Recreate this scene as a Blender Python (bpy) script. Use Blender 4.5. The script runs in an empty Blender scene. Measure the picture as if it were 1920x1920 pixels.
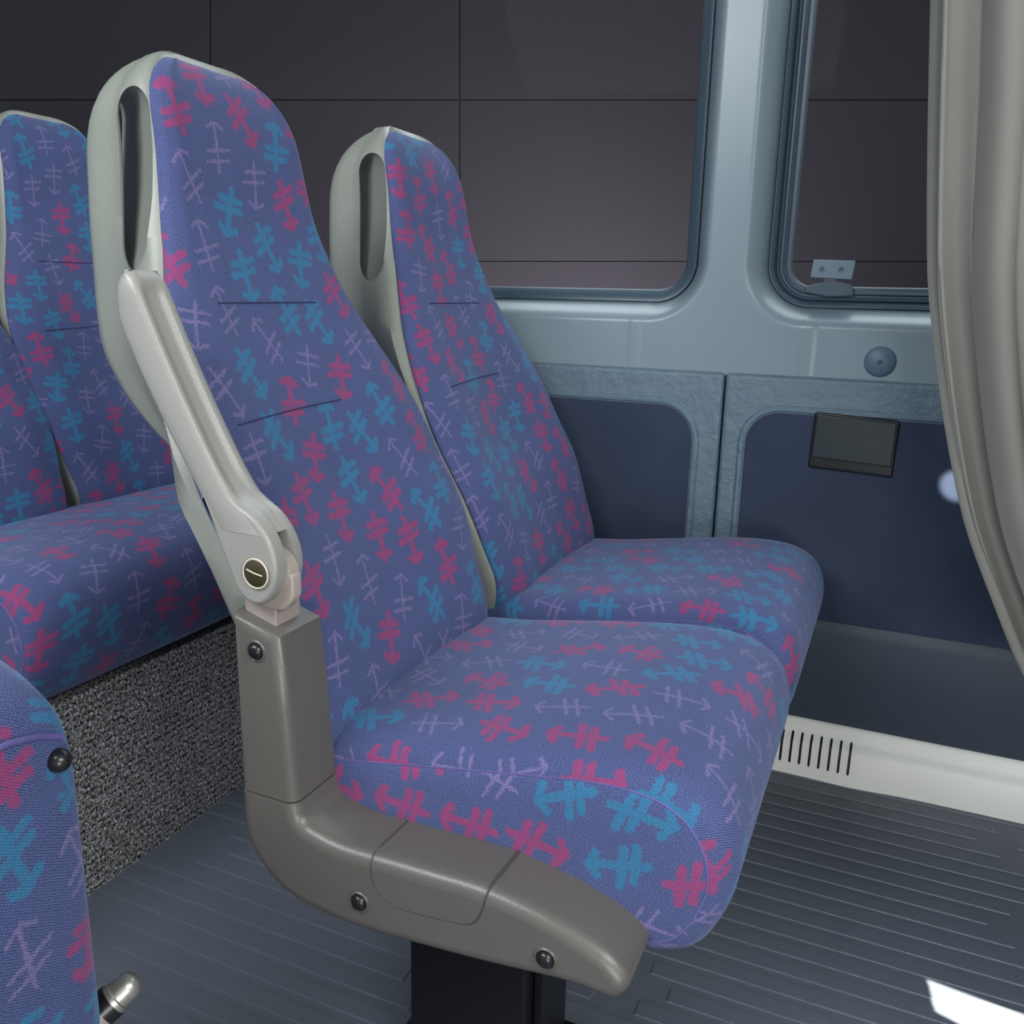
import bpy, bmesh, math, random
import numpy as np
from mathutils import Matrix, Vector
random.seed(7)
S = bpy.context.scene
COL = S.collection

# ------------------------------------------------------------------ camera
FLOOR = 0.83                       # camera height above the floor
R = Matrix(((0.9143701326806487, -0.11622654965379564, 0.3878384323621713),
            (0.4042849398713292, 0.21021221498142179, -0.890148589880274),
            (0.021930523359201468, 0.9707225215416495, 0.23920041454189256)))
cd = bpy.data.cameras.new('camera'); cam = bpy.data.objects.new('camera', cd); COL.objects.link(cam)
cam.matrix_world = Matrix.Translation((0, 0, FLOOR)) @ R.to_4x4()
cd.sensor_width = 36; cd.lens = 1652.64 / 1920 * 36; cd.clip_start = 0.02
S.camera = cam
# ------------------------------------------------------------------ world, lights, exposure
S.view_settings.view_transform = 'Standard'; S.view_settings.look = 'None'
S.view_settings.gamma = 1; S.view_settings.use_curve_mapping = False
S.view_settings.exposure = 0.0
W = bpy.data.worlds.new('daylight'); S.world = W; W.use_nodes = True
bg = W.node_tree.nodes['Background']; bg.inputs[0].default_value = (0.80, 0.90, 1.0, 1); bg.inputs[1].default_value = 0.5

def area(name, loc, target, sx, sy, power, color=(1, 1, 1), spread=180):
    l = bpy.data.lights.new(name, 'AREA'); l.shape = 'RECTANGLE'; l.size = sx; l.size_y = sy
    l.energy = power; l.color = color; l.spread = math.radians(spread)
    o = bpy.data.objects.new(name, l); COL.objects.link(o)
    o.location = loc
    o.rotation_euler = (Vector(target) - Vector(loc)).to_track_quat('-Z', 'Y').to_euler()
    return o
# lamps assumed for windscreen and backdrop, added fills for windows, aisle and low wall
area('assumed_windscreen_light', (1.25, -0.15, 1.75), (-0.5, 0.9, 0.75), 1.1, 0.7, 15, (1.0, 0.98, 0.94), 110)  # area lamp standing in for assumed daylight from the windscreen
area('aisle_floor_fill', (-1.0, -0.45, 1.85), (-0.8, 0.7, 0.0), 1.3, 0.6, 40, (0.98, 0.99, 1.0))  # fill lamp added under the ceiling to lighten the aisle floor
area('low_wall_fill', (0.75, -0.7, 0.42), (0.35, 1.5, 0.25), 0.7, 0.5, 13, (1.0, 0.98, 0.94))  # low fill lamp added to brighten the heater cover and lower wall
area('added_outside_light', (-0.3, 2.5, 2.15), (-0.4, 1.5, 1.05), 2.4, 0.7, 19, (0.86, 0.95, 1.0))  # lamp added outside to brighten the window bevels and seat rims
area('assumed_backdrop_lamp', (-0.7, 2.9, 0.15), (-1.45, 3.9, 1.05), 0.7, 0.7, 27, (1.0, 0.95, 1.0), 110)  # assumed lamp that puts the soft glow on the cladding
# added spot lamps in place of assumed sun on aisle floor and wall cloth
def spot(name, loc, target, power, ang, blend, size, color):
    l = bpy.data.lights.new(name, 'SPOT'); l.energy = power; l.spot_size = math.radians(ang); l.spot_blend = blend
    l.shadow_soft_size = size; l.color = color; o = bpy.data.objects.new(name, l); COL.objects.link(o); o.location = loc
    o.rotation_euler = (Vector(target) - Vector(loc)).to_track_quat('-Z', 'Y').to_euler(); return o
SPOT_A = Vector((0.9, -0.35, 2.6)); PATCH = [(.117, 1.081), (.125, 1.024), (.33, .955), (.33, 1.054)]
spot('added_spot_aisle', SPOT_A, (.225, 1.03, 0), 5200, 9, 0.0, .003, (1.0, 0.93, 0.78))  # lamp added to make the bright strip on the aisle floor
spot('added_spot_wall', (-0.45, -0.3, 1.3), (0.098, 1.553, 0.548), 1300, 1.5, .7, .004, (1.0, 0.93, 0.80))  # narrow lamp added to make the bright spot on the wall cloth

# ------------------------------------------------------------------ helpers
def lin(c):
    return tuple((x/255/12.92 if x/255 <= .04045 else ((x/255+.055)/1.055)**2.4) for x in c)
def crom(keys, n):
    """Catmull-Rom through a list of points, n samples per span"""
    P = [np.array(k, float) for k in keys]; P = [2*P[0]-P[1]] + P + [2*P[-1]-P[-2]]
    out = []
    for i in range(1, len(P)-2):
        for k in range(n):
            t = k/n
            out.append(.5*((2*P[i]) + (P[i+1]-P[i-1])*t + (2*P[i-1]-5*P[i]+4*P[i+1]-P[i+2])*t*t + (3*P[i]-P[i-1]-3*P[i+1]+P[i+2])*t**3))
    out.append(P[-2]); return out
def interp(keys, x):
    """smooth monotone interpolation of (x, y) keys"""
    k = sorted(keys); xs = np.array([a for a, b in k], float); ys = np.array([b for a, b in k], float)
    h = np.diff(xs); d = np.diff(ys)/h
    m = np.zeros(len(xs)); m[0], m[-1] = d[0], d[-1]
    for i in range(1, len(xs)-1):
        m[i] = 0 if d[i-1]*d[i] <= 0 else (h[i-1]+h[i])/(h[i-1]/d[i-1] + h[i]/d[i]) if True else 0
    x = min(max(x, xs[0]), xs[-1]); i = min(int(np.searchsorted(xs, x, side='right'))-1, len(xs)-2)
    t = (x-xs[i])/h[i]
    return float((2*t**3-3*t*t+1)*ys[i] + (t**3-2*t*t+t)*h[i]*m[i] + (-2*t**3+3*t*t)*ys[i+1] + (t**3-t*t)*h[i]*m[i+1])

class MB:
    def __init__(s): s.v = []; s.f = []; s.uv = {}
    def add(s, verts, faces, uvs=None):
        b = len(s.v); s.v += [tuple(float(c) for c in p) for p in verts]
        for i, f in enumerate(faces):
            if uvs is not None: s.uv[len(s.f)] = uvs[i]
            s.f.append(tuple(b+j for j in f))
    def loft(s, rings, closed=True, caps=True, uv=None):
        n = len(rings[0]); vs = [p for r in rings for p in r]; fs = []; us = []
        for i in range(len(rings)-1):
            for j in range(n if closed else n-1):
                k = (j+1) % n
                fs.append((i*n+j, i*n+k, (i+1)*n+k, (i+1)*n+j))
                if uv is not None:
                    kk = j+1
                    us.append((uv[i][j], uv[i][kk], uv[i+1][kk], uv[i+1][j]))
        if caps and closed:
            fs.append(tuple(range(n-1, -1, -1))); fs.append(tuple((len(rings)-1)*n + j for j in range(n)))
            if uv is not None:
                us.append(tuple(uv[0][j] for j in range(n-1, -1, -1))); us.append(tuple(uv[-1][j] for j in range(n)))
        s.add(vs, fs, us if uv is not None else None)
    def box(s, a, b):
        x0, y0, z0 = a; x1, y1, z1 = b
        s.add([(x0,y0,z0),(x1,y0,z0),(x1,y1,z0),(x0,y1,z0),(x0,y0,z1),(x1,y0,z1),(x1,y1,z1),(x0,y1,z1)],
              [(0,3,2,1),(4,5,6,7),(0,1,5,4),(1,2,6,5),(2,3,7,6),(3,0,4,7)])
    def tube(s, path, r, seg=8, closed=False):
        P = [Vector(p) for p in path]; n = len(P); rings = []
        up = Vector((0.13, 0.27, 0.95))
        for i in range(n):
            a = P[(i-1) % n] if (closed or i > 0) else P[i]; b = P[(i+1) % n] if (closed or i < n-1) else P[i]
            t = (b-a).normalized(); u = t.cross(up).normalized(); w = u.cross(t)
            rr = r if not callable(r) else r(i/(n-1))
            rings.append([P[i] + (u*math.cos(q)+w*math.sin(q))*rr for q in [2*math.pi*k/seg for k in range(seg)]])
        if closed: rings.append(rings[0])
        s.loft(rings, caps=not closed)
    def lathe(s, prof, centre, axis, seg=32):
        """prof: (radius, height along axis)"""
        ax = Vector(axis).normalized(); u = ax.orthogonal().normalized(); w = ax.cross(u); c = Vector(centre)
        rings = [[c + ax*h + (u*math.cos(q)+w*math.sin(q))*max(r, 1e-5) for q in [2*math.pi*k/seg for k in range(seg)]] for r, h in prof]
        s.loft(rings)
    def prism(s, poly, ya, yb, r=0.004, flat=(), axis='y', seg=5, back=False):
        """poly in the x-z plane extruded from ya to yb, rim towards ya rounded by r; flat edges stay sharp"""
        def mk(p, y):
            if axis == 'y': return (p[0], y, p[1])
            if axis == 'x': return (y, p[0], p[1])
            return (p[0], p[1], y)
        sg = 1 if yb > ya else -1; rings = []
        for k in range(seg+1):
            a = math.pi/2*k/seg
            rings.append([mk(p, ya + sg*r*(1-math.sin(a))) for p in offset(poly, r*(1-math.cos(a)), flat)][:])
        rings = rings[::-1] if False else rings
        # k=0: inset 0 at depth r ; k=seg: inset r at face
        rings = rings[::-1]
        if back:
            end = []
            for k in range(seg+1):
                a = math.pi/2*k/seg
                end.append([mk(p, yb - sg*r*(1-math.sin(a))) for p in offset(poly, r*(1-math.cos(a)), flat)])
            rings += end
        else: rings.append([mk(p, yb) for p in poly])
        s.loft(rings)
    def build(s, name, mat, parent=None, smooth=True, angle=40, loc=None):
        me = bpy.data.meshes.new(name); me.from_pydata(s.v, [], s.f)
        if s.uv:
            ul = me.uv_layers.new(name='UVMap')
            for p in me.polygons:
                u = s.uv.get(p.index)
                if u is not None:
                    for q, li in enumerate(p.loop_indices): ul.data[li].uv = u[q]
        me.materials.append(mat)
        bm = bmesh.new(); bm.from_mesh(me)
        bmesh.ops.remove_doubles(bm, verts=bm.verts, dist=2e-6)
        bmesh.ops.recalc_face_normals(bm, faces=bm.faces)
        for f in bm.faces: f.smooth = smooth and len(f.verts) < 9
        th = math.radians(angle)
        for e in bm.edges:
            if len(e.link_faces) == 2 and e.calc_face_angle(0) > th: e.smooth = False
        bm.to_mesh(me); bm.free()
        o = bpy.data.objects.new(name, me); COL.objects.link(o)
        if parent: o.parent = parent
        if loc: o.location = loc
        return o
def offset(poly, d, flat=()):
    """move each edge of the polygon inwards by d, except flat edges"""
    n = len(poly); P = [np.array(p, float) for p in poly]
    A = sum(P[i][0]*P[(i+1) % n][1]-P[(i+1) % n][0]*P[i][1] for i in range(n)); sg = 1 if A > 0 else -1
    nr = []
    for i in range(n):
        e = P[(i+1) % n]-P[i]; e = e/max(np.linalg.norm(e), 1e-9); nr.append(sg*np.array([-e[1], e[0]]))
    out = []
    for i in range(n):
        a, b = nr[i-1], nr[i]; da = 0 if ((i-1) % n) in flat else d; db = 0 if i in flat else d
        det = a[0]*b[1]-a[1]*b[0]
        if abs(det) < 0.12: m = a+b; m = m/np.linalg.norm(m); v = m*(da+db)/2
        else: v = np.array([(da*b[1]-db*a[1])/det, (a[0]*db-b[0]*da)/det])
        out.append(tuple(P[i]+v))
    return out
def rpoly(pts, rad, seg=6):
    """round the corners of a polygon; rad one number or one per corner. returns points"""
    n = len(pts); out = []
    for i in range(n):
        r = rad if not hasattr(rad, '__len__') else rad[i]
        p = np.array(pts[i], float); a = np.array(pts[i-1], float)-p; b = np.array(pts[(i+1) % n], float)-p
        la, lb = np.linalg.norm(a), np.linalg.norm(b)
        if r <= 0: out.append(tuple(p)); continue
        t = min(r, la*.48, lb*.48); q0 = p+a/la*t; q1 = p+b/lb*t
        for k in range(seg+1):
            s = k/seg; out.append(tuple((1-s)**2*q0 + 2*s*(1-s)*p + s*s*q1))
    return out
def tag(o, label=None, cat=None, group=None, kind=None):
    if label: o['label'] = label
    if cat: o['category'] = cat
    if group: o['group'] = group
    if kind: o['kind'] = kind
    return o
def empty(name, loc, label, cat, group=None):
    o = bpy.data.objects.new(name, None); COL.objects.link(o); o.location = loc; o.empty_display_size = .05
    return tag(o, label, cat, group)
def struct(o): o['kind'] = 'structure'; return o

# ------------------------------------------------------------------ materials
class NT:
    def __init__(s, name):
        s.m = bpy.data.materials.new(name); s.m.use_nodes = True; s.t = s.m.node_tree
        s.b = s.t.nodes['Principled BSDF']
    def n(s, typ, **kw):
        x = s.t.nodes.new(typ)
        for k, v in kw.items(): setattr(x, k, v)
        return x
    def l(s, a, b): s.t.links.new(a, b)
    def put(s, sock, v):
        if isinstance(v, bpy.types.NodeSocket): s.l(v, sock)
        elif v is not None: sock.default_value = v
    def math(s, op, a, b=None, c=None, clamp=False):
        x = s.n('ShaderNodeMath', operation=op, use_clamp=clamp)
        s.put(x.inputs[0], a); s.put(x.inputs[1], b)
        if c is not None: s.put(x.inputs[2], c)
        return x.outputs[0]
    def vm(s, op, a, b=None, scale=None):
        x = s.n('ShaderNodeVectorMath', operation=op); s.put(x.inputs[0], a)
        if b is not None: s.put(x.inputs[1], b)
        if scale is not None: s.put(x.inputs['Scale'], scale)
        return x.outputs['Value'] if op in ('LENGTH', 'DOT_PRODUCT', 'DISTANCE') else x.outputs[0]
    def mix(s, f, a, b):
        x = s.n('ShaderNodeMix', data_type='RGBA'); s.put(x.inputs[0], f)
        s.put(x.inputs[6], a if isinstance(a, bpy.types.NodeSocket) else (*a[:3], 1)); s.put(x.inputs[7], b if isinstance(b, bpy.types.NodeSocket) else (*b[:3], 1))
        return x.outputs[2]
    def noise(s, vec, scale, detail=2, rough=.5):
        x = s.n('ShaderNodeTexNoise'); s.l(vec, x.inputs['Vector']); x.inputs['Scale'].default_value = scale
        x.inputs['Detail'].default_value = detail; x.inputs['Roughness'].default_value = rough; return x.outputs['Fac']
    def ramp(s, f, a, b):
        x = s.n('ShaderNodeMapRange'); s.l(f, x.inputs[0]); x.inputs[1].default_value = a; x.inputs[2].default_value = b; return x.outputs[0]
    def bump(s, h, strength, dist=.001):
        x = s.n('ShaderNodeBump'); s.l(h, x.inputs['Height']); x.inputs['Strength'].default_value = strength
        x.inputs['Distance'].default_value = dist; s.l(x.outputs[0], s.b.inputs['Normal']); return x
    def obj(s): return s.n('ShaderNodeTexCoord').outputs['Object']

def plastic(name, rgb, rough=.45, grain=900, gs=.25, var=.06, metal=0, gd=.0003, spec=.5, extra=None):
    m = NT(name); c = lin(rgb); o = m.obj()
    n1 = m.noise(o, 9, 4); n2 = m.noise(o, grain, 2)
    f = m.math('ADD', m.math('MULTIPLY', n1, .6), m.math('MULTIPLY', n2, .4))
    col = m.mix(m.ramp(f, .3, .7), tuple(x*(1-var) for x in c), tuple(min(1, x*(1+var)) for x in c))
    m.l(col, m.b.inputs['Base Color']); m.b.inputs['Roughness'].default_value = rough
    m.b.inputs['Metallic'].default_value = metal; m.b.inputs['Specular IOR Level'].default_value = spec
    m.bump(n2, gs, gd); return m.m

def fabric_material():
    m = NT('patterned_moquette')
    uv = m.n('ShaderNodeUVMap'); uv.uv_map = 'UVMap'
    sep = m.n('ShaderNodeSeparateXYZ'); m.l(uv.outputs[0], sep.inputs[0]); U, V = sep.outputs[0], sep.outputs[1]
    comb3 = lambda a, b, c=0.0: (lambda x: (m.put(x.inputs[0], a), m.put(x.inputs[1], b), m.put(x.inputs[2], c), x.outputs[0])[-1])(m.n('ShaderNodeCombineXYZ'))
    CW, CH, L = .052, .072, .0320
    # ragged motif edges: the weave steps the outline
    wob = m.n('ShaderNodeTexNoise'); m.l(uv.outputs[0], wob.inputs['Vector']); wob.inputs['Scale'].default_value = 300; wob.inputs['Detail'].default_value = 1
    wv = m.vm('SCALE', m.vm('SUBTRACT', wob.outputs['Color'], (.5, .5, .5)), scale=.006)
    sw = m.n('ShaderNodeSeparateXYZ'); m.l(wv, sw.inputs[0])
    Uw = m.math('ADD', U, sw.outputs[0]); Vw = m.math('ADD', V, sw.outputs[1])
    cu = m.math('DIVIDE', Uw, CW); ci = m.math('FLOOR', cu)
    wn0 = m.n('ShaderNodeTexWhiteNoise', noise_dimensions='1D'); m.l(ci, wn0.inputs['W'])
    cv = m.math('ADD', m.math('DIVIDE', Vw, CH), m.math('ADD', m.math('MULTIPLY', ci, .5), m.math('MULTIPLY', wn0.outputs['Value'], .3)))
    cj = m.math('FLOOR', cv)
    wn = m.n('ShaderNodeTexWhiteNoise', noise_dimensions='2D'); m.l(comb3(ci, cj), wn.inputs['Vector'])
    rs = m.n('ShaderNodeSeparateColor'); m.l(wn.outputs['Color'], rs.inputs[0]); r1, r2, r3 = rs.outputs
    px = m.math('MULTIPLY', m.math('SUBTRACT', m.math('SUBTRACT', cu, ci), .5), CW/L)
    py = m.math('MULTIPLY', m.math('SUBTRACT', m.math('SUBTRACT', cv, cj), .5), CH/L)
    flip = m.math('MULTIPLY', m.math('GREATER_THAN', r1, .5), math.pi)
    ang = m.math('ADD', flip, m.math('MULTIPLY', m.math('SUBTRACT', r3, .5), 1.0))
    rot = m.n('ShaderNodeVectorRotate', rotation_type='Z_AXIS'); m.l(comb3(px, py), rot.inputs['Vector']); m.l(ang, rot.inputs['Angle'])
    P = rot.outputs[0]
    def segd(a, b):
        a = Vector((*a, 0)); b = Vector((*b, 0)); ba = b-a
        pa = m.vm('SUBTRACT', P, tuple(a)); h = m.math('MULTIPLY', m.vm('DOT_PRODUCT', pa, tuple(ba)), 1/ba.dot(ba), clamp=True)
        sc = m.n('ShaderNodeVectorMath', operation='SCALE'); sc.inputs[0].default_value = tuple(ba); m.l(h, sc.inputs['Scale'])
        return m.vm('LENGTH', m.vm('SUBTRACT', pa, sc.outputs[0]))
    segs = [((0, -.68), (.04, .90)), ((-.60, .02), (.52, .27)), ((-.46, .42), (.60, .64)), ((-.36, -.60), (-.06, -.80)), ((-.06, -.80), (.36, -.56))]
    d = None
    for a, b in segs:
        q = segd(a, b); d = q if d is None else m.math('MINIMUM', d, q)
    stemd = segd(*segs[0]); d = m.math('MINIMUM', m.math('ADD', stemd, .03), d)
    solid = m.math('LESS_THAN', r2, .62)                      # red and teal motifs are plump, mauve ones thin
    th = m.math('ADD', .082, m.math('MULTIPLY', solid, .078))
    mask = m.math('SMOOTH_MIN', 1.0, m.math('MULTIPLY', m.math('SUBTRACT', th, d), 16), 0.02)
    mask = m.math('MAXIMUM', mask, 0.0)
    red, teal, mauve = lin((160, 52, 98)), lin((42, 124, 160)), lin((130, 116, 162))
    c1 = m.mix(m.math('LESS_THAN', r2, .31), teal, red)
    mot = m.mix(solid, mauve, c1)
    # twill weave of blue warp and lilac weft
    tw = m.math('SINE', m.math('MULTIPLY', m.math('ADD', m.math('MULTIPLY', U, .62), V), 2*math.pi/.0023))
    cr = m.math('SINE', m.math('MULTIPLY', m.math('SUBTRACT', U, m.math('MULTIPLY', V, .45)), 2*math.pi/.0013))
    fine = m.noise(uv.outputs[0], 1000, 2, .75); big = m.noise(uv.outputs[0], 25, 3)
    wv2 = m.math('ADD', m.math('MULTIPLY', tw, .24), m.math('ADD', m.math('MULTIPLY', cr, .12), m.math('MULTIPLY', m.math('SUBTRACT', fine, .5), 3.4)))
    wf = m.math('ADD', .42, wv2, clamp=True)
    blue = m.mix(m.ramp(big, .3, .7), lin((32, 46, 90)), lin((38, 52, 98)))
    base = m.mix(wf, blue, lin((98, 106, 146)))
    mk = m.math('MULTIPLY', mask, m.math('ADD', .55, m.math('MULTIPLY', wv2, .65)), clamp=True)
    col = m.mix(mk, base, mot)
    m.l(col, m.b.inputs['Base Color']); m.b.inputs['Roughness'].default_value = .9
    m.b.inputs['Specular IOR Level'].default_value = .15
    m.b.inputs['Sheen Weight'].default_value = .25; m.b.inputs['Sheen Roughness'].default_value = .4
    m.b.inputs['Sheen Tint'].default_value = (.6, .7, 1, 1)
    m.bump(wf, .35, .0006); return m.m

FAB = fabric_material()
M_SHELL = plastic('grey_green_plastic', (128, 133, 126), .42, 420, .8)
M_ARM = plastic('warm_grey_plastic', (138, 138, 134), .36, 420, .8)
M_SIDE = plastic('graphite_plastic', (86, 84, 81), .36, 520, .6)
M_KNUCK = plastic('beige_nylon', (158, 148, 140), .5, 400, .2, .12)
M_STEEL = plastic('beige_painted_steel', (140, 131, 126), .45, 500, .1)
M_BLACK = plastic('black_plastic', (26, 26, 28), .28, 500, .05, .2)
M_CAPD = plastic('dark_bronze_cap', (58, 54, 40), .3, 300, .1, .25)
M_PALE = plastic('pale_scuff', (196, 190, 170), .5)
M_LEG = plastic('black_painted_steel', (9, 10, 16), .4, 300, .1, .2)
M_SEAM = plastic('dark_seam', (60, 60, 62), .6)
M_STITCH = plastic('dark_stitching', (40, 40, 84), .9)
M_PIPE = plastic('lilac_stitched_piping', (86, 82, 138), .85, 1500, .8, .35)
M_TRIM = plastic('blue_grey_trim_plastic', (120, 137, 146), .32, 500, .12, .04)
M_SEAL = plastic('slate_rubber_seal', (60, 78, 92), .4, 400, .1)
M_CLOTH = plastic('navy_wall_cloth', (52, 61, 80), .95, 1600, .6, .18, spec=.1)
M_SKIRT = plastic('slate_wall_panel', (48, 60, 74), .5, 300, .15)
M_RAIL = plastic('white_painted_metal', (226, 228, 222), .4, 200, .03, .03)
M_METAL = plastic('zinc_bolt_metal', (190, 188, 180), .3, 200, .1, .1, metal=.8)
M_CURT = plastic('grey_curtain_cloth', (118, 119, 114), .85, 1200, .4, .05, spec=.2)
M_VINYLB = None
def vinyl():
    m = NT('slate_leather_vinyl'); o = m.obj()
    v = m.n('ShaderNodeTexVoronoi', feature='DISTANCE_TO_EDGE'); 
    w = m.noise(o, 30, 3); off = m.vm('ADD', o, m.vm('SCALE', m.n('ShaderNodeTexCoord').outputs['Object'], scale=0.0))
    n1 = m.noise(o, 42, 6, .65); n2 = m.noise(o, 9, 2)
    m.l(m.mix(n2, lin((86, 106, 120)), lin((98, 118, 132))), m.b.inputs['Base Color'])
    m.b.inputs['Roughness'].default_value = .42
    m.bump(n1, .8, .006); m.t.nodes.remove(v); return m.m
M_VINYL = vinyl()
def floor_mat():
    m = NT('ribbed_grey_floor_vinyl'); o = m.obj()
    n1 = m.noise(o, 330, 3, .6); n2 = m.noise(o, 4, 4)
    m.l(m.mix(n2, lin((80, 88, 99)), lin((96, 104, 115))), m.b.inputs['Base Color'])
    m.b.inputs['Roughness'].default_value = .42; m.bump(n1, .6, .0012); return m.m
M_FLOOR = floor_mat()
def carpet_mat():
    m = NT('charcoal_ribbed_carpet'); o = m.obj()
    n1 = m.noise(o, 260, 3, .75); n2 = m.noise(o, 110, 2, .6)
    sep = m.n('ShaderNodeSeparateXYZ'); m.l(o, sep.inputs[0])
    rib = m.math('SINE', m.math('MULTIPLY', m.math('ADD', sep.outputs[2], m.math('MULTIPLY', n2, .004)), 2*math.pi/.0105))
    f = m.math('ADD', m.math('MULTIPLY', rib, .13), m.ramp(n1, .40, .62))
    f2 = m.math('MULTIPLY', f, 1.0, clamp=True)
    m.l(m.mix(f2, lin((36, 37, 42)), lin((222, 222, 226))), m.b.inputs['Base Color'])
    m.b.inputs['Roughness'].default_value = 1; m.b.inputs['Specular IOR Level'].default_value = .05
    m.bump(f, 1.0, .004); return m.m
M_CARPET = carpet_mat()
M_BACK = plastic('charcoal_cladding', (52, 49, 54), .7, 60, .02, .03, spec=.25)
def glass_mat():
    m = NT('window_glass'); t = m.t
    tr = m.n('ShaderNodeBsdfTransparent'); gl = m.n('ShaderNodeBsdfGlossy'); gl.inputs['Roughness'].default_value = .02
    fr = m.n('ShaderNodeFresnel'); fr.inputs[0].default_value = 1.2
    mx = m.n('ShaderNodeMixShader'); m.l(m.math('MULTIPLY', fr.outputs[0], .03), mx.inputs[0]); m.l(tr.outputs[0], mx.inputs[1]); m.l(gl.outputs[0], mx.inputs[2])
    m.l(mx.outputs[0], t.nodes['Material Output'].inputs['Surface']); return m.m
M_GLASS = glass_mat()

# =================================================================== STRUCTURE
# ---- floor: vinyl with raised ribs that run along the bus
fb = MB(); fb.add([(-3, -1.0, 0), (2.0, -1.0, 0), (2.0, 1.62, 0), (-3, 1.62, 0)], [(0, 1, 2, 3)])
per = .0360; hr = .0016; ed = .0008
k = 0; y = -.32
while y < 1.53:
    bw = .0235
    grp = (k//3) % 2; x = -1.1 + (.22 if grp else 0) + (.0 if k % 2 else .03)
    while x < 1.0:
        x1 = min(x + .62, 1.05)
        fb.add([(x, y, 0), (x1, y, 0), (x1, y+bw, 0), (x, y+bw, 0), (x+ed, y+ed, hr), (x1-ed, y+ed, hr), (x1-ed, y+bw-ed, hr), (x+ed, y+bw-ed, hr)],
               [(4, 5, 6, 7), (0, 1, 5, 4), (1, 2, 6, 5), (2, 3, 7, 6), (3, 0, 4, 7)])
        x = x1 + .055
    y += per; k += 1
struct(fb.build('floor', M_FLOOR, angle=20, smooth=False))

# ---- window wall: trim around the panes as one swept surface y(x, z)
WZ = FLOOR
Z1 = .83 + .004                                     # lower edge of the panes
def rr(px, pz, x0, x1, z0, z1, r):
    cx, cz = (x0+x1)/2, (z0+z1)/2; qx = abs(px-cx)-((x1-x0)/2-r); qz = abs(pz-cz)-((z1-z0)/2-r)
    return math.hypot(max(qx, 0), max(qz, 0)) + min(max(qx, qz), 0) - r
WIN = [(-2.9, -.372, WZ+.004, WZ+1.05, .062), (-.214, .75, WZ+.012, WZ+.62, .052)]
def wall_y(x, z, s1, s2):
    def prof(s, rim, w, y0):
        if s < rim: return y0
        t = min((s-rim)/w, 1); return y0 - (y0-1.574)*math.sin(t*math.pi/2)**.9
    ya = prof(s1, .010, .036, 1.646); yb = prof(s2, .019, .036, 1.652)
    y = max(ya, yb)
    # below the sill the panels tuck towards the vinyl
    if z < WZ-.06: y -= 0
    # joint strips between the trim mouldings
    for xc in (-.452, -.152):
        if abs(x-xc-.010*min(max((WZ-z-.0)/.12, -1), 0)) < .010 and z < WZ-.004: y -= .0013
    return y
tb = MB(); dx = .004
xs = np.concatenate([np.arange(-3.0, -1.0, .02), np.arange(-1.0, .801, dx)]); zs = np.concatenate([np.arange(WZ-.128, WZ+.14, .004), np.arange(WZ+.14, WZ+1.12, .02)])
idx = {}; vs = []; fs = []
for i, x in enumerate(xs):
    for j, z in enumerate(zs):
        s1 = rr(x, z, *WIN[0]); s2 = rr(x, z, *WIN[1])
        idx[i, j] = len(vs); vs.append((x, wall_y(x, z, s1, s2), z))
        idx['s', i, j] = min(s1, s2)
for i in range(len(xs)-1):
    for j in range(len(zs)-1):
        if max(idx['s', i, j], idx['s', i+1, j], idx['s', i, j+1], idx['s', i+1, j+1]) < .002: continue
        fs.append((idx[i, j], idx[i+1, j], idx[i+1, j+1], idx[i, j+1]))
tb.add(vs, fs)
wall = struct(tb.build('wall_left', M_TRIM, angle=50))

def rrect(x0, x1, z0, z1, r, d=0, seg=10):
    x0 -= d; x1 += d; z0 -= d; z1 += d; r = max(r+d, .004); out = []
    for cx, cz, a0 in ((x1-r, z1-r, 0), (x0+r, z1-r, 90), (x0+r, z0+r, 180), (x1-r, z0+r, 270)):
        for q in range(seg+1):
            a = math.radians(a0+90*q/seg); out.append((cx+r*math.cos(a), cz+r*math.sin(a)))
    return out
def seal(name, w, prof, mat):
    sb = MB(); rings = [[(px, y, pz) for px, pz in rrect(*w, d=d)] for d, y in prof]
    rings.append(rings[0]); sb.loft(rings, caps=False); o = sb.build(name, mat, angle=60); return o
for n, (w, prof) in enumerate(((WIN[0], [(-.012, 1.672), (-.012, 1.650), (-.009, 1.645), (-.003, 1.640), (.004, 1.634), (.010, 1.633), (.012, 1.637), (.012, 1.672)]),
                               (WIN[1], [(-.014, 1.672), (-.014, 1.652), (-.012, 1.648), (-.006, 1.648), (-.005, 1.643), (-.001, 1.641), (.001, 1.645), (.004, 1.645), (.006, 1.640), (.009, 1.638), (.011, 1.643), (.013, 1.638), (.017, 1.630), (.021, 1.629), (.024, 1.636), (.024, 1.672)]))):
    wd = seal('window_%d' % (n+1), w, prof, M_SEAL); struct(wd)
    g = MB(); g.prism(rrect(*w, d=-.004), 1.658, 1.662, .0005, back=True); g.build('pane', M_GLASS, wd, smooth=False)

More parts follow.
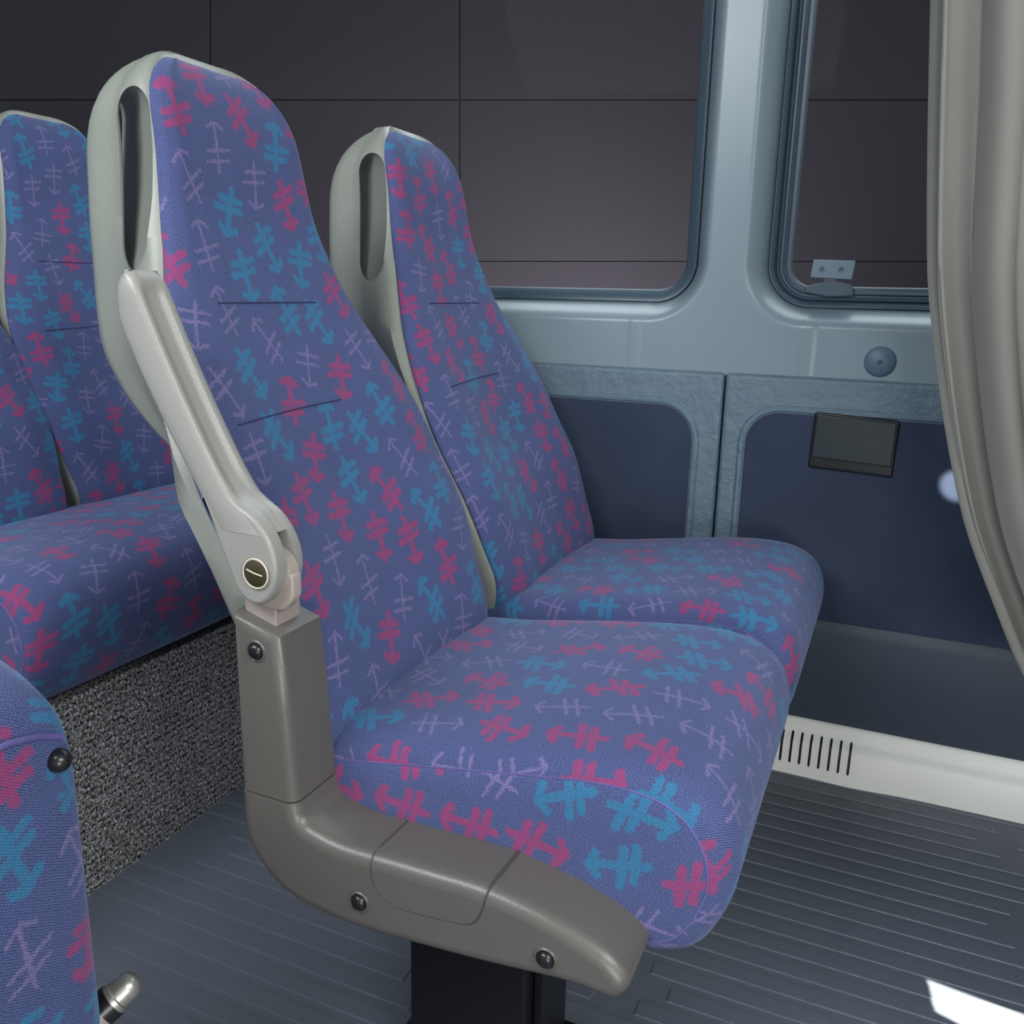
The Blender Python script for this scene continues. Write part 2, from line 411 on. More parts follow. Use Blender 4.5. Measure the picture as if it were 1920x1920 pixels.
# ---- lower wall: vinyl surround with cloth insets
VB = MB(); yv = 1.556
VB.prism(rpoly([(-3.0, WZ-.545), (-.2835, WZ-.545), (-.2835, WZ-.124), (-3.0, WZ-.124)], [0, 0, .009, 0]), yv, 1.60, .007)
VB.prism(rpoly([(-.2805, WZ-.545), (.8, WZ-.545), (.8, WZ-.124), (-.2805, WZ-.124)], [0, 0, 0, .009]), yv, 1.60, .007)
struct(VB.build('trim_1', M_VINYL, angle=60))
def inset(n, x0, x1, z0, z1, r):
    o = MB(); pl = [(px, pz) for px, pz in rrect(x0, x1, z0, z1, r)]
    o.prism(pl, yv-.003, 1.58, .003); c = struct(o.build('trim_%d' % n, M_CLOTH, angle=60))
    p = MB(); p.tube([(px, yv-.0005, pz) for px, pz in rrect(x0-.006, x1+.006, z0-.006, z1+.006, r+.006)], .0062, 8, closed=True)
    p.tube([(px, yv-.0025, pz) for px, pz in rrect(x0-.0005, x1+.0005, z0, z1, r)], .0012, 6, closed=True)
    p.build('piping', M_VINYL, c)
inset(2, -2.9, -.331, WZ-.60, WZ-.184, .062)
inset(3, -.238, .70, WZ-.60, WZ-.184, .056)
sk = MB(); prof = [(1.60, WZ-.537), (1.556, WZ-.537), (1.550, WZ-.541), (1.546, WZ-.552), (1.545, WZ-.562), (1.548, WZ-.64), (1.553, WZ-.745), (1.60, WZ-.745)]
sk.loft([[(x, y, z) for y, z in prof] for x in (-3.0, .8)]); struct(sk.build('baseboard_left', M_SKIRT, angle=30))
outer = MB(); outer.box((-3.0, 1.60, -.002), (.8, 1.63, WZ-.128)); struct(outer.build('wall_outer', M_SKIRT))

# ---- white heater cover along the floor
hc = empty('heater_cover', (.0, 1.535, 0), 'white painted metal heater cover with black slots along the foot of the window wall', 'heater cover')
prof = [(1.60, .098), (1.552, .100), (1.547, .097), (1.5455, .088), (1.544, .078), (1.538, .071), (1.531, .066), (1.528, .060), (1.520, 0.0), (1.60, 0.0)]
def sag(x): return .004*math.exp(-((x-.0)/.06)**2) - .006/(1+math.exp(-(x-.05)/.03))
def rail_ring(x): return [(x, y - (0 if y > 1.59 or z > .062 else sag(x)*(1-z/.062)), z) for y, z in prof]
rb = MB(); rb.loft([[(p[0], p[1]-1.535, p[2]) for p in rail_ring(x)] for x in np.arange(-.94, .8, .02)])
rail = rb.build('cover', M_RAIL, hc, angle=50)
fz = sorted([(z, y) for y, z in prof[1:-1]])
for i in range(14):
    x = -.008 - .0165*i; s = MB(); top = []; n_ = 22
    for k_ in range(n_+1):
        z = .022 + .055*k_/n_; e = min(z-.022, .077-z)
        w = .0021*(1 if e > .0021 else math.sqrt(max(0, 1-(1-e/.0021)**2))+.05)
        y = float(np.interp(z, [a for a, b in fz], [b for a, b in fz])) - (sag(x)*(1-z/.062) if z < .062 else 0) - 1.535
        top.append([(x-w, y-.0007, z), (x+w, y-.0007, z), (x+w, y+.003, z), (x-w, y+.003, z)])
    s.loft(top); o = s.build('vent_slot', M_BLACK, hc)

# ---- ceiling and the wall on the near side (both outside the frame)
cb = MB(); cb.box((-3.0, -1.0, 1.96), (.25, 1.66, 2.0)); struct(cb.build('ceiling', M_TRIM))
cb = MB(); cb.box((-2.2, .0, -.01), (-2.16, 1.59, 1.96)); struct(cb.build('wall_back', M_SKIRT))
up = MB(); up.box((-3, 1.60, WZ+1.10), (.8, 1.66, 1.96)); struct(up.build('trim_4', M_TRIM))

# unseen plate added in the beam; its gap shapes the lamp-lit strip on the floor
bl = MB(); tb_ = .45; hz = 2.6*(1-tb_)
hole = [(SPOT_A.x+(px-SPOT_A.x)*tb_, SPOT_A.y+(py-SPOT_A.y)*tb_) for px, py in PATCH]
cxh = sum(p[0] for p in hole)/4; cyh = sum(p[1] for p in hole)/4
out_ = [(cxh+(-1 if k in (0, 1) else 1)*.16, cyh+(1 if k in (0, 3) else -1)*.16) for k in range(4)]
rg_ = [[(x, y, hz) for x, y in hole], [(x, y, hz) for x, y in out_], [(x, y, hz+.004) for x, y in out_], [(x, y, hz+.004) for x, y in hole]]
bl.loft(rg_+[rg_[0]], caps=False); struct(bl.build('trim_5', M_SKIRT, smooth=False))

# low panel added towards the front, out of the frame, to shade the floor
fp_ = MB(); fp_.box((.60, .66, 0), (.63, 1.55, 1.12)); struct(fp_.build('floor_shade_panel', M_SKIRT))

# ---- charcoal cladding wall outside the windows, square to the line of sight
fw = R @ Vector((0, 0, -1)); rt = R @ Vector((1, 0, 0)); upv = R @ Vector((0, 1, 0)); D = 4.2; f = 1652.64
origin = Vector((0, 0, WZ)) + fw*D
ob = MB(); gw = .0055
def cellbox(u0, u1, v0, v1, d0, d1):
    P = [origin + rt*u + upv*v + fw*d for d in (d0, d1) for u, v in ((u0, v0), (u1, v0), (u1, v1), (u0, v1))]
    ob.add(P, [(0, 1, 2, 3), (7, 6, 5, 4), (0, 4, 5, 1), (1, 5, 6, 2), (2, 6, 7, 3), (3, 7, 4, 0)])
us = [((394-960) + 468*i)/f*D for i in range(-2, 6)]; vv = [(960-187 - 303*i)/f*D for i in range(-2, 5)]
for i in range(len(us)-1):
    for j in range(len(vv)-1):
        cellbox(us[i]+gw/2, us[i+1]-gw/2, vv[j+1]+gw/2, vv[j]-gw/2, 0, .03)
cellbox(us[0], us[-1], vv[-1], vv[0], .012, .05)
struct(ob.build('wall_outside', M_BACK, smooth=False))

# =================================================================== SEATS
# local frame: origin on the floor below the joint of cushion and backrest, x forward, y across
XF = [(.33, -.012), (.40, -.004), (.47, -.026), (.55, -.056), (.62, -.095), (.68, -.124), (.74, -.155), (.80, -.185), (.85, -.206), (.92, -.230), (1.0, -.246), (1.072, -.262)]
HW = [(.33, .186), (.38, .193), (.45, .200), (.52, .211), (.58, .217), (.64, .217), (.70, .207), (.76, .184), (.82, .154), (.87, .135), (.93, .121), (1.0, .114), (1.08, .112)]
HWR = [(.33, .12), (.6, .112), (.75, .108), (.85, .108), (1.072, .111)]
XR = [(.33, -.10), (.40, -.13), (.47, -.152), (.52, -.180), (.57, -.200), (.62, -.226), (.68, -.300), (.72, -.335), (.77, -.357), (.84, -.362), (.92, -.366), (1.08, -.366)]
CYZ = [(.33, 0), (.78, 0), (.88, .006), (.98, .013), (1.08, .014)]
def top_round(z, z0, z1, p=2.6):
    t = min(max((z-z0)/(z1-z0), 0), 1); return (1-t**p)**(1/p)
def zlist(z0, z1, n):
    a = list(np.linspace(z0, z1-.05, n)); a += [z1-.05*(1-math.sin(q*math.pi/2)) for q in np.linspace(0, 1, 12)[1:]]; return a
def backrest_pad(parent, cy=0.0, vshift=0.0):
    rings = []; uvs = []; zt = 1.070; vpos = 0; prev = None
    for z in zlist(.335, zt, 64):
        tr = top_round(z, .985, zt+.0008, 2.4); xf = interp(XF, z); hw = interp(HW, z)*(.35+.65*tr) if z > .985 else interp(HW, z)
        bz = min(max((z-.335)/.03, 0), 1)**.5; hw *= .93+.07*bz
        lum = .012*math.exp(-((z-.60)/.14)**2)           # hollow between the side wings
        wing = .010*math.exp(-((z-.62)/.2)**2)
        dep = interp([(.33, .05), (.40, .03), (.45, .016), (.62, .016), (.8, .018), (1.07, .018)], z)*(.6+.4*tr)
        dep *= (.6+.4*bz)
        oc = interp(CYZ, z); dp2 = dep+.012
        xf2 = xf - (1-tr)*.035 - (1-bz)*.012
        half = []
        # from the rear edge forward over the ridge to the centre line
        for yy, dx_ in ((1.0, -dep), (1.01, -dep*.8), (1.005, -dep*.55), (.985, -dep*.33), (.955, -dep*.18), (.915, -dep*.07), (.865, .002), (.81, wing*.55), (.74, wing*.85), (.66, wing*.7), (.56, wing*.3), (.44, -.001), (.30, -lum*.6), (.15, -lum*.9), (0, -lum)):
            half.append((xf2+dx_, hw*yy))
        pts = [(x, -y_) for x, y_ in half] + [(x, y_) for x, y_ in half[-2::-1]]
        ring = [(x, cy+oc+y_, z) for x, y_ in pts] + [(xf2-dp2, cy+oc+hw*.8, z), (xf2-dp2, cy+oc, z), (xf2-dp2, cy+oc-hw*.8, z)]
        rings.append(ring)
        c = np.array([xf2, z]);
        if prev is not None: vpos += float(np.linalg.norm(c-prev))
        prev = c
        mid = len(half)-1; acc = [0]*(len(ring)+1)
        for q in range(mid+1, len(ring)): acc[q] = acc[q-1] + math.dist(ring[q][:2], ring[q-1][:2])
        for q in range(mid-1, -1, -1): acc[q] = acc[q+1] - math.dist(ring[q][:2], ring[q+1][:2])
        acc[-1] = acc[-2] + .1
        uvs.append([(a+10+cy*.7+vshift*.37, vpos+vshift) for a in acc])
    b = MB(); b.loft(rings, uv=uvs); o = b.build('backrest', FAB, parent, angle=70)
    for z0, z1, ya, yb in ((.815, .816, -.102, .072), (.699, .704, -.153, .045)):
        st = MB()
        path = []
        for q in range(25):
            t = q/24; yy = ya + (yb-ya)*t; z = z0 + (z1-z0)*t
            hw = interp(HW, z); r = abs(yy)/hw; lum = .012*math.exp(-((z-.60)/.14)**2); wing = .010*math.exp(-((z-.62)/.2)**2)
            off = interp([(0, -lum), (.15, -lum*.9), (.30, -lum*.6), (.44, -.001), (.56, wing*.3), (.66, wing*.7), (.74, wing*.85), (.81, wing*.55), (.865, .002), (.955, -.011), (1, -.06)], r)
            path.append((interp(XF, z)+off+.0002, cy+yy, z))
        st.tube(path, .0009, 6)
        st.build('stitching', M_STITCH, o)
    return o
def backrest_shell(parent, cy=0.0, slot=True, z0=.36):
    rings = []; zt = 1.079
    for z in zlist(z0, zt, 50):
        tr = top_round(z, .985, zt+.0006, 2.6)
        hw = (interp(HW, z)+interp([(.3, .0035), (.72, .0035), (.82, .006), (1.1, .006)], z))
        if z > .985: hw *= (.12+.88*tr)
        xf = interp(XF, z) - interp([(.36, .02), (.45, .004), (.66, .004), (.8, .012), (1.08, .012)], z) - (1-tr)*.03; xr = interp(XR, z)
        xr -= .012*min(1, max(0, (z-.6)/.15))
        if z > .955: xr = -.262 - (-.262-xr)*math.sqrt(max(0, 1-((z-.955)/.1255)**2))
        xr = min(xr, xf-.03)
        hwr = min(hw, interp(HWR, z)*(1 if z < .985 else (.12+.88*tr)))
        d = xf-xr; half = []; oc = interp(CYZ, z); hold = interp([(.36, .4), (.6, .35), (.7, .12), (1.1, .1)], z)
        rc = min(interp([(.3, .03), (.97, .03), (1.03, .003), (1.1, .002)], z)/d, .7)
        for fx, fy in ((rc, 0), (rc, .80), (0.0, .90), (.06, .97), (.14, 1.0), (.30, 1.0), (.47, 1.0), (.50, .985), (.62, .985), (.80, .975), (.90, .96), (.97, .91), (1.0, .80), (1.0, .4), (1.0, 0)):
            w = hw + (hwr-hw)*min(1, max(0, fx-hold)*1.6); half.append((xf-d*fx, w*fy))
        pts = [(x, -y_) for x, y_ in half] + [(x, y_) for x, y_ in half[-2:0:-1]]
        rings.append([(x, cy+oc+y_, z) for x, y_ in pts])
    b = MB(); b.loft(rings); o = b.build('backrest_shell', M_SHELL, parent, angle=50)
    if slot:                                            # grab slot through the aisle-side corner
        c = MB(); pts = []
        for q in range(25): a = math.pi*q/24; pts.append((-.2885+.0245*math.cos(a), 1.004+.026*math.sin(a)))
        for q in range(12): t = (q+1)/13; pts.append((-.313+.006*t, 1.004-.129*t))
        for q in range(25): a = math.pi+math.pi*q/24; pts.append((-.279+.028*math.cos(a), .875+.030*math.sin(a)))
        for q in range(12): t = (q+1)/13; pts.append((-.251-.013*t, .875+.129*t))
        def srf(z, x):                                  # where the side face of the shell lies
            w0 = interp(HW, z)+interp([(.3, .0035), (.72, .0035), (.82, .006), (1.1, .006)], z); w1 = min(w0, interp(HWR, z))
            a = interp(XF, z)-.012; d = a-(interp(XR, z)-.012); fx = (a-x)/d
            return cy + interp(CYZ, z) - (w0 + (w1-w0)*min(1, max(0, fx-.11)*1.6))
        c.loft([[(x, srf(z, x)-.05, z) for x, z in pts], [(x+.002, srf(z, x)+.003, z) for x, z in pts], [(x-.004, srf(z, x)+.010, z) for x, z in pts], [(x-.24, srf(z, x)+.145, z) for x, z in pts]])
        cut = c.build('slot_cutter', M_SHELL, parent)
        md = o.modifiers.new('b', 'BOOLEAN'); md.operation = 'DIFFERENCE'; md.object = cut; md.solver = 'EXACT'
        bpy.context.view_layer.update()
        dg = bpy.context.evaluated_depsgraph_get(); nm = bpy.data.meshes.new_from_object(o.evaluated_get(dg))
        o.modifiers.clear(); o.data = nm; bpy.data.objects.remove(cut)
        bm = bmesh.new(); bm.from_mesh(nm)
        for f_ in bm.faces: f_.smooth = True
        for e in bm.edges: e.smooth = not (len(e.link_faces) == 2 and e.calc_face_angle(0) > math.radians(45))
        # soften the rim of the slot
        bm.to_mesh(nm); bm.free()
    return o

# cushion profile in x-z: full section and the smaller one at its ends
CF = [(-.06, .335), (-.06, .385), (-.03, .403), (.05, .412), (.13, .424), (.21, .436), (.28, .443), (.335, .440), (.370, .424), (.388, .396), (.392, .360), (.385, .320), (.368, .285), (.345, .270), (.31, .268), (.20, .280), (.08, .300)]
CE = [(-.05, .335), (-.05, .362), (-.012, .377), (.05, .388), (.13, .402), (.20, .414), (.27, .424), (.320, .422), (.350, .406), (.366, .380), (.370, .352), (.362, .322), (.348, .298), (.330, .286), (.30, .282), (.20, .288), (.08, .306)]
def closed_spline(P, n=5):
    Q = [np.array(p) for p in P]; out = []
    m_ = len(Q)
    for i in range(m_):
        p0, p1, p2, p3 = Q[i-1], Q[i], Q[(i+1) % m_], Q[(i+2) % m_]
        for k_ in range(n):
            t = k_/n; out.append(.5*((2*p1)+(p2-p0)*t+(2*p0-5*p1+4*p2-p3)*t*t+(3*p1-p0-3*p2+p3)*t**3))
    return out
def cushion(parent, y0, y1, z_add=0.0, x_add=0.0, vs_=0.0, drop=0.0, blend=.035, name='cushion', fy=None):
    A = closed_spline(CF); E_ = closed_spline(CE); n = len(A)
    ys = [y0, y0+.002, y0+.006, y0+.012, y0+.02, y0+.032, y0+.05] + list(np.linspace(y0+.07, y1-.07, 9)) + [y1-.05, y1-.032, y1-.02, y1-.012, y1-.006, y1-.002, y1]
    rings = []; uvs = []
    arc = [0]; ua = 0; yp = y0
    for q in range(1, n+1): arc.append(arc[-1] + float(np.linalg.norm(A[q % n]-A[q-1])))
    for y in ys:
        e = min(y-y0, y1-y); t = min(e/blend, 1); g = math.sqrt(max(0, 1-(1-t)**2))
        cr = .006*(1-((y-(y0+y1)/2)/((y1-y0)/2))**2)
        ring = []
        for q in range(n):
            p = E_[q]*(1-g)+A[q]*g
            up_ = max(0, min(1, (p[1]-.38)/.04))
            ring.append((p[0]+x_add, y, p[1]+z_add+cr*up_ - drop*max(0, min(1, (p[0])/.35))))
        rings.append(ring); 
        if len(rings) > 1: ua += max(abs(y-yp), math.dist(ring[18], rings[-2][18]))
        yp = y; uvs.append([(ua+y0+vs_, -a+vs_*.6) for a in arc])
    b = MB(); b.loft(rings, uv=uvs, caps=False); o = b.build(name, FAB, parent, angle=70)
    for yy, sgn in ((y0, -1), (y1, 1)):
        s = MB(); poly = [(r_[0], r_[2]) for r_ in rings[0 if sgn < 0 else -1]]
        cx = sum(p[0] for p in poly)/n; cz = sum(p[1] for p in poly)/n; rr_ = []; uu = []
        for k_, (sc, bl) in enumerate(((1, 0), (.97, .0012), (.9, .003), (.75, .005), (.5, .006), (.2, .0065))):
            rr_.append([(cx+(p[0]-cx)*sc, yy+sgn*bl, cz+(p[1]-cz)*sc) for p in poly])
            uu.append([(cz+(p[1]-cz)*sc+3+vs_, cx+(p[0]-cx)*sc+vs_+.03) for p in poly+[poly[0]]])
        s.loft(rr_, uv=uu); s.build('side_panel', FAB, o, angle=70)
        p = MB(); p.tube([(q_[0], yy-sgn*.0002, q_[1]) for q_ in poly], .0011, 6, closed=True); p.build('piping', M_PIPE, o)
    return o

X0 = -.47                                               # joint of cushion and backrest of the front pair
def L(x, z): return (x-X0, z+FLOOR)                     # photo survey coordinates -> seat frame

# ---------------- aisle seat
Y1 = .838
s1 = empty('passenger_seat', (X0, Y1, 0), 'large foreground seat with blue patterned cushion and raised grey armrest, next to the aisle', 'seat', 'pair of seats by the window')
backrest_pad(s1); backrest_shell(s1)
c1 = cushion(s1, -.183, .205)
ly = lambda y: y-Y1
post = MB(); pp = [L(-.533, -.285), L(-.481, -.301), L(-.474, -.373), L(-.4685, -.4625), L(-.533, -.4625)]
post.prism(rpoly(pp, [0, 0, 0, 0, 0]), ly(.588), ly(.652), .011, flat=(len(rpoly(pp, [0, 0, 0, 0, 0]))-2,))
po = post.build('side_post', M_SIDE, s1, angle=55)
cov = MB(); cp = rpoly([L(-.533, -.4640), L(-.468, -.4640), L(-.463, -.482), L(-.425, -.492), L(-.269, -.488), L(-.205, -.500), L(-.160, -.518), L(-.142, -.538), L(-.154, -.559), L(-.194, -.556), L(-.283, -.567), L(-.415, -.577), L(-.490, -.566), L(-.533, -.520)],
                       [0, 0, .03, .03, .03, .04, .025, .022, .020, .02, .03, .04, .045, .055])
cov.prism(cp, ly(.586), ly(.655), .013, flat=(0,), seg=7)
cv_ = cov.build('seat_side_cover', M_SIDE, s1, angle=55)
gr = MB()   # seam of the removable panel in the side cover
def cz(x): return float(np.interp(x, [-.533, -.463, -.425, -.269, -.205, -.158], [-.47, -.482, -.4915, -.488, -.5, -.519]))
def lip(x, e):
    e_ = min(e, .013); return (x-X0, ly(.586+.013*(1-math.sqrt(max(0, 1-(1-e_/.013)**2)))-.0001), cz(x)-e+FLOOR)
pth = [(x-X0, ly(y), cz(x)+FLOOR+.0001) for x, y in ((-.384, .65), (-.385, .62), (-.386, .605))]
pth += [lip(-.3865+.001*k_/8, .0015+.0115*(k_/8)**1.3) for k_ in range(9)]
low = crom([(-.385, -.510), (-.380, -.521), (-.368, -.530), (-.350, -.5335), (-.300, -.529), (-.286, -.526), (-.279, -.519), (-.2735, -.506)], 4)
pth += [(p[0]-X0, ly(.5858), p[1]+FLOOR) for p in low]
pth += [lip(-.2725+.0015*k_/8, .013-.0115*(k_/8)) for k_ in range(9)]
pth += [(x-X0, ly(y), cz(x)+FLOOR+.0001) for x, y in ((-.270, .605), (-.269, .62), (-.268, .65))]
gr.tube(pth, .0007, 6); gr.build('panel_seam', M_SEAM, cv_)
for x, z, par, yy in ((-.505, -.317, po, .588), (-.399, -.542, cv_, .586), (-.216, -.536, cv_, .586)):
    b = MB(); b.lathe([(0, .0056), (.003, .0054), (.0055, .0044), (.0072, .0026), (.0078, 0), (.0078, -.003)], (x-X0, ly(yy), z+FLOOR), (0, -1, 0))
    bo = b.build('button_cap', M_BLACK, par)
    b = MB(); b.tube([(x-X0+.0094*math.cos(a), ly(yy), z+FLOOR+.0094*math.sin(a)) for a in [2*math.pi*k/28 for k in range(28)]], .0014, 6, closed=True)
    b.build('button_rim', M_SIDE, bo)
# stub and knuckle that carry the armrest
st = MB(); st.prism([L(-.529, -.262), L(-.494, -.262), L(-.494, -.33), L(-.529, -.33)], ly(.604), ly(.640), .0015, back=True); st.build('armrest_bracket', M_STEEL, s1)
# armrest, folded up
arm = MB()
stn = [(-.637, -.612+.0, .012, .006), (-.641, -.610, -.004, .014), (-.642, -.604, -.022, .0), (-.628, -.592, -.057, 0), (-.602, -.567, -.107, 0), (-.575, -.5405, -.152, 0), (-.560, -.526, -.178, 0), (-.553, -.511, -.190, 0), (-.545, -.497, -.202, 0)]
keysL = [(.014, -.632), (.008, -.638), (-.004, -.641), (-.022, -.641), (-.057, -.628), (-.107, -.602), (-.152, -.575), (-.178, -.560), (-.190, -.553), (-.208, -.544)]
keysR = [(.014, -.628), (.008, -.621), (-.004, -.615), (-.022, -.607), (-.057, -.591), (-.107, -.566), (-.152, -.5415), (-.178, -.524), (-.190, -.507), (-.208, -.489)]
rings = []
for z in [.014, .012, .009, .005, 0, -.006] + list(np.linspace(-.014, -.208, 40)):
    a, b_ = interp(keysL, z), interp(keysR, z); t = min(max((.014-z)/.016, 0), 1)**.5
    y0_, y1_ = .588+.006*(1-t), .629-.006*(1-t); h = (b_-a)
    rec = .0050*min(1, max(0, (.004-z)/.012))*min(1, max(0, (z+.192)/.03))
    sl = .35*h   # the section is cut level while the arm slopes
    sec = [(a, y1_), (a, y0_+.004), (a+.0012, y0_+.0012), (a+.004, y0_), (a+h*.35, y0_-.0006), (b_-.006, y0_-.0004), (b_-.002, y0_+.0012), (b_, y0_+.0048), (b_-rec*.35, y0_+.0085), (b_-rec*.9, y0_+.012), (b_-rec, y0_+.017), (b_-rec, y0_+.024), (b_-rec*.8, y0_+.028), (b_-rec*.1, y0_+.0305), (b_, y0_+.032), (b_, y1_-.003), (b_-.003, y1_)]
    rings.append([(x-X0, ly(y), z+FLOOR) for x, y in sec])
arm.loft(rings)
ao = arm.build('armrest', M_ARM, s1, angle=60)
hub = rpoly([L(-.560, -.178), L(-.525, -.180), L(-.499, -.193), L(-.484, -.212), L(-.477, -.236), L(-.482, -.258), L(-.496, -.273), L(-.512, -.273), L(-.525, -.261), L(-.5375, -.229)], [.004, .01, .02, .02, .02, .02, .02, .02, .02, .02], 4)
for ya, yb in ((.5879, .603), (.6285, .6175)):
    h = MB(); h.prism(hub, ly(ya), ly(yb), .004); h.build('hinge_plate', M_ARM, ao, angle=50)
kn = MB(); kn.lathe([(0, -.0075), (.019, -.0075), (.0225, -.006), (.0225, .006), (.019, .0075), (0, .0075)], (-.4985-X0, ly(.6105), -.246+FLOOR), (0, 1, 0), 40)
kn.prism(rpoly([L(-.519, -.248), L(-.4735, -.244), L(-.4735, -.268), L(-.485, -.281), L(-.51, -.281), L(-.519, -.268)], .006), ly(.6035), ly(.6170), .002, back=True)
kn.build('knuckle', M_KNUCK, s1, angle=50)
cp_ = MB(); cp_.lathe([(0, .0012), (.0118, .0012), (.0128, .0004), (.0128, -.003)], (-.4995-X0, ly(.5865), -.2425+FLOOR), (0, -1, 0)); pc = cp_.build('pivot_cap', M_CAPD, ao); pc['label'] = 'dark bronze pivot cap with pale scratch'
rg = MB(); rg.tube([(-.4995-X0+.0133*math.cos(a), ly(.5862), -.2425+FLOOR+.0133*math.sin(a)) for a in [2*math.pi*k/36 for k in range(36)]], .0009, 6, closed=True); rg.build('pivot_ring', M_PALE, pc)
rg = MB(); rg.tube([(-.5085-X0, ly(.5852), -.2395+FLOOR), (-.500-X0, ly(.585), -.242+FLOOR), (-.4915-X0, ly(.5852), -.2435+FLOOR)], .0007, 6); rg.build('scratch', M_PALE, pc)
for x, z in ((-.6045, -.037), (-.537, -.170)):
    h = MB(); h.lathe([(0, .0004), (.0024, .0004), (.0028, -.001)], (x-X0+.0015, ly(.6265), z+FLOOR), (1, -.15, .4), 20); h.build('screw_hole', M_SEAM, ao)
# pedestal
lg = MB(); lg.prism(rpoly([(-.402-X0, .006), (-.272-X0, .006), (-.272-X0, .26), (-.402-X0, .26)], .003), ly(.682), ly(.79), .002, back=True)
lg.box((-.270-X0, ly(.705), .006), (-.262-X0, ly(.78), .26))
lo = lg.build('pedestal', M_LEG, s1)
fp = MB(); fp.box((-.44-X0, ly(.66), 0), (-.22-X0, ly(.82), .006)); fp.build('foot_plate', M_LEG, lo)
fr = MB(); fr.box((-.445-X0, ly(.655), .245), (-.175-X0, ly(1.035), .266)); fr.build('seat_frame', M_LEG, s1)

# ---------------- window seat
Y2 = 1.289
s2 = empty('passenger_seat', (X0, Y2, 0), 'smaller looking patterned seat between the foreground seat and the window wall', 'seat', 'pair of seats by the window')
backrest_pad(s2, vshift=.31); backrest_shell(s2)
c2 = cushion(s2, -.205, .205, vs_=.83)
fr = MB(); fr.box((-.445-X0, -.19, .245), (-.175-X0, .19, .266)); fr.build('seat_frame', M_LEG, s2)
lg = MB(); lg.prism(rpoly([(-.402-X0, 0), (-.272-X0, 0), (-.272-X0, .25), (-.402-X0, .25)], .003), .06, .16, .002, back=True); lg.build('pedestal', M_LEG, s2)

# ---------------- rear bench on its carpeted plinth
rbz = empty('rear_bench_seat', (-1.32, 1.07, .33), 'rear patterned bench seat with two high backrests on a carpeted plinth', 'bench seat')
Xr = 0.0
def bench_back(cy, vs_):
    h = bpy.data.objects.new('t', None)
    p = backrest_pad(rbz, cy, vs_); sh = backrest_shell(p, cy, slot=False)
    p.location = (0, 0, -.33); p.scale = (1, 1, 1.07); return p
bench_back(.885-1.07, .53); bench_back(1.315-1.07, 1.17)
bc = cushion(rbz, -.385, .455, vs_=1.9, blend=.05)
bc.location = (0, 0, -.33+.034)
pl = MB(); pl.box((-2.15, .30, 0), (-.957, 1.52, .300))
tag(pl.build('carpeted_plinth', M_CARPET), 'box plinth covered in ribbed charcoal carpet under the rear bench', 'plinth')

# ---------------- cushion block at the lower left, close to the camera
nx, ny = -.50, .396
ns = empty('folded_seat', (nx-.2, ny-.2, 0), 'patterned seat block with black button and metal bolt, cut off at the bottom left corner', 'seat')
def NL(x, y, z): return (x-(nx-.2), y-(ny-.2), z)
b = MB(); rings = []; uvs = []
prof = [(-.86, .28), (-.86, .56), (-.84, .588), (-.74, .598), (-.64, .598), (-.56, .590), (-.515, .570), (-.502, .545), (-.500, .52), (-.500, .40), (-.500, .28)]
pr = crom(prof, 5)
arc = [0]
for q in range(1, len(pr)): arc.append(arc[-1]+float(np.linalg.norm(pr[q]-pr[q-1])))
for y, g in ((-.10, 0), (.0, 0), (.10, 0), (.2, 0), (.28, 0), (.33, .001), (.355, .003), (.372, .008), (.384, .015), (.392, .026), (.396, .042)):
    rings.append([NL(p[0]-(g*.25 if p[0] > -.7 else -g*.25), y, p[1]-(g if p[1] > .5 else 0)) for p in pr]+[NL(-.6, y, .28)])
    uvs.append([(y, -a) for a in arc]+[(y, -1.2), (y, -1.4)])
b.loft(rings, uv=uvs); nb = b.build('cushion', FAB, ns, angle=60)
pp_ = MB(); path = []
for k_ in range(24):
    t = k_/23; y = -.10 + (.385+.10)*t; g = 0 if y < .33 else (y-.33)**2*6
    path.append(NL(-.4995-g*.25, y, .543-g*.95))
pp_.tube(path, .0024, 8); pp_.build('piping', M_PIPE, nb)
bt = MB(); bt.lathe([(0, .008), (.004, .0072), (.007, .004), (.0082, .0005), (.0082, -.004)], NL(-.500, .378, .512), (1, 0, 0)); bt.build('button', M_BLACK, ns)
BA, BD = NL(-.536, .390, .257), (.45, .80, .52)
bo = MB(); bo.lathe([(0, .0585), (.006, .058), (.0098, .055), (.0112, .050), (.0112, .040), (.0128, .039), (.0128, .0355), (.006, .0355)], BA, BD, 24); bolt = bo.build('bolt', M_METAL, ns)
bo = MB(); bo.lathe([(.008, .0355), (.0138, .0353), (.0138, .026), (.008, .0258)], BA, BD); bo.build('washer', M_BLACK, bolt)
bo = MB(); bo.lathe([(.0125, .026), (.0125, -.02)], BA, BD); bo.build('sleeve', M_KNUCK, bolt)
bo = MB(); bo.box(NL(-.82, -.05, 0), NL(-.58, .30, .285)); bo.build('base', M_LEG, ns)

# =================================================================== SMALL THINGS
# ashtray on the wall cloth
at_ = empty('wall_ashtray', (-.06, 1.553, WZ-.23), 'closed black rectangular ashtray set in the navy wall cloth', 'ashtray')
q = [(-.067, .052), (.064, .046), (.062, -.047), (-.070, -.042)]
a = MB(); a.prism(rpoly(q, .004), -.006, .02, .003); a.build('frame', M_BLACK, at_)
M_LID = plastic('dark_smoked_plastic', (44, 52, 54), .22, 300, .03, .2)
a = MB(); a.prism(rpoly([(-.0635, .0485), (.0605, .0425), (.0590, -.030), (-.0655, -.024)], .003), -.010, .0, .0025); lid = a.build('lid', M_LID, at_)
a = MB(); a.tube([(-.064, -.0068, -.0385), (.0590, -.0068, -.0440)], .0011, 6); a.build('lip', M_LID, at_)
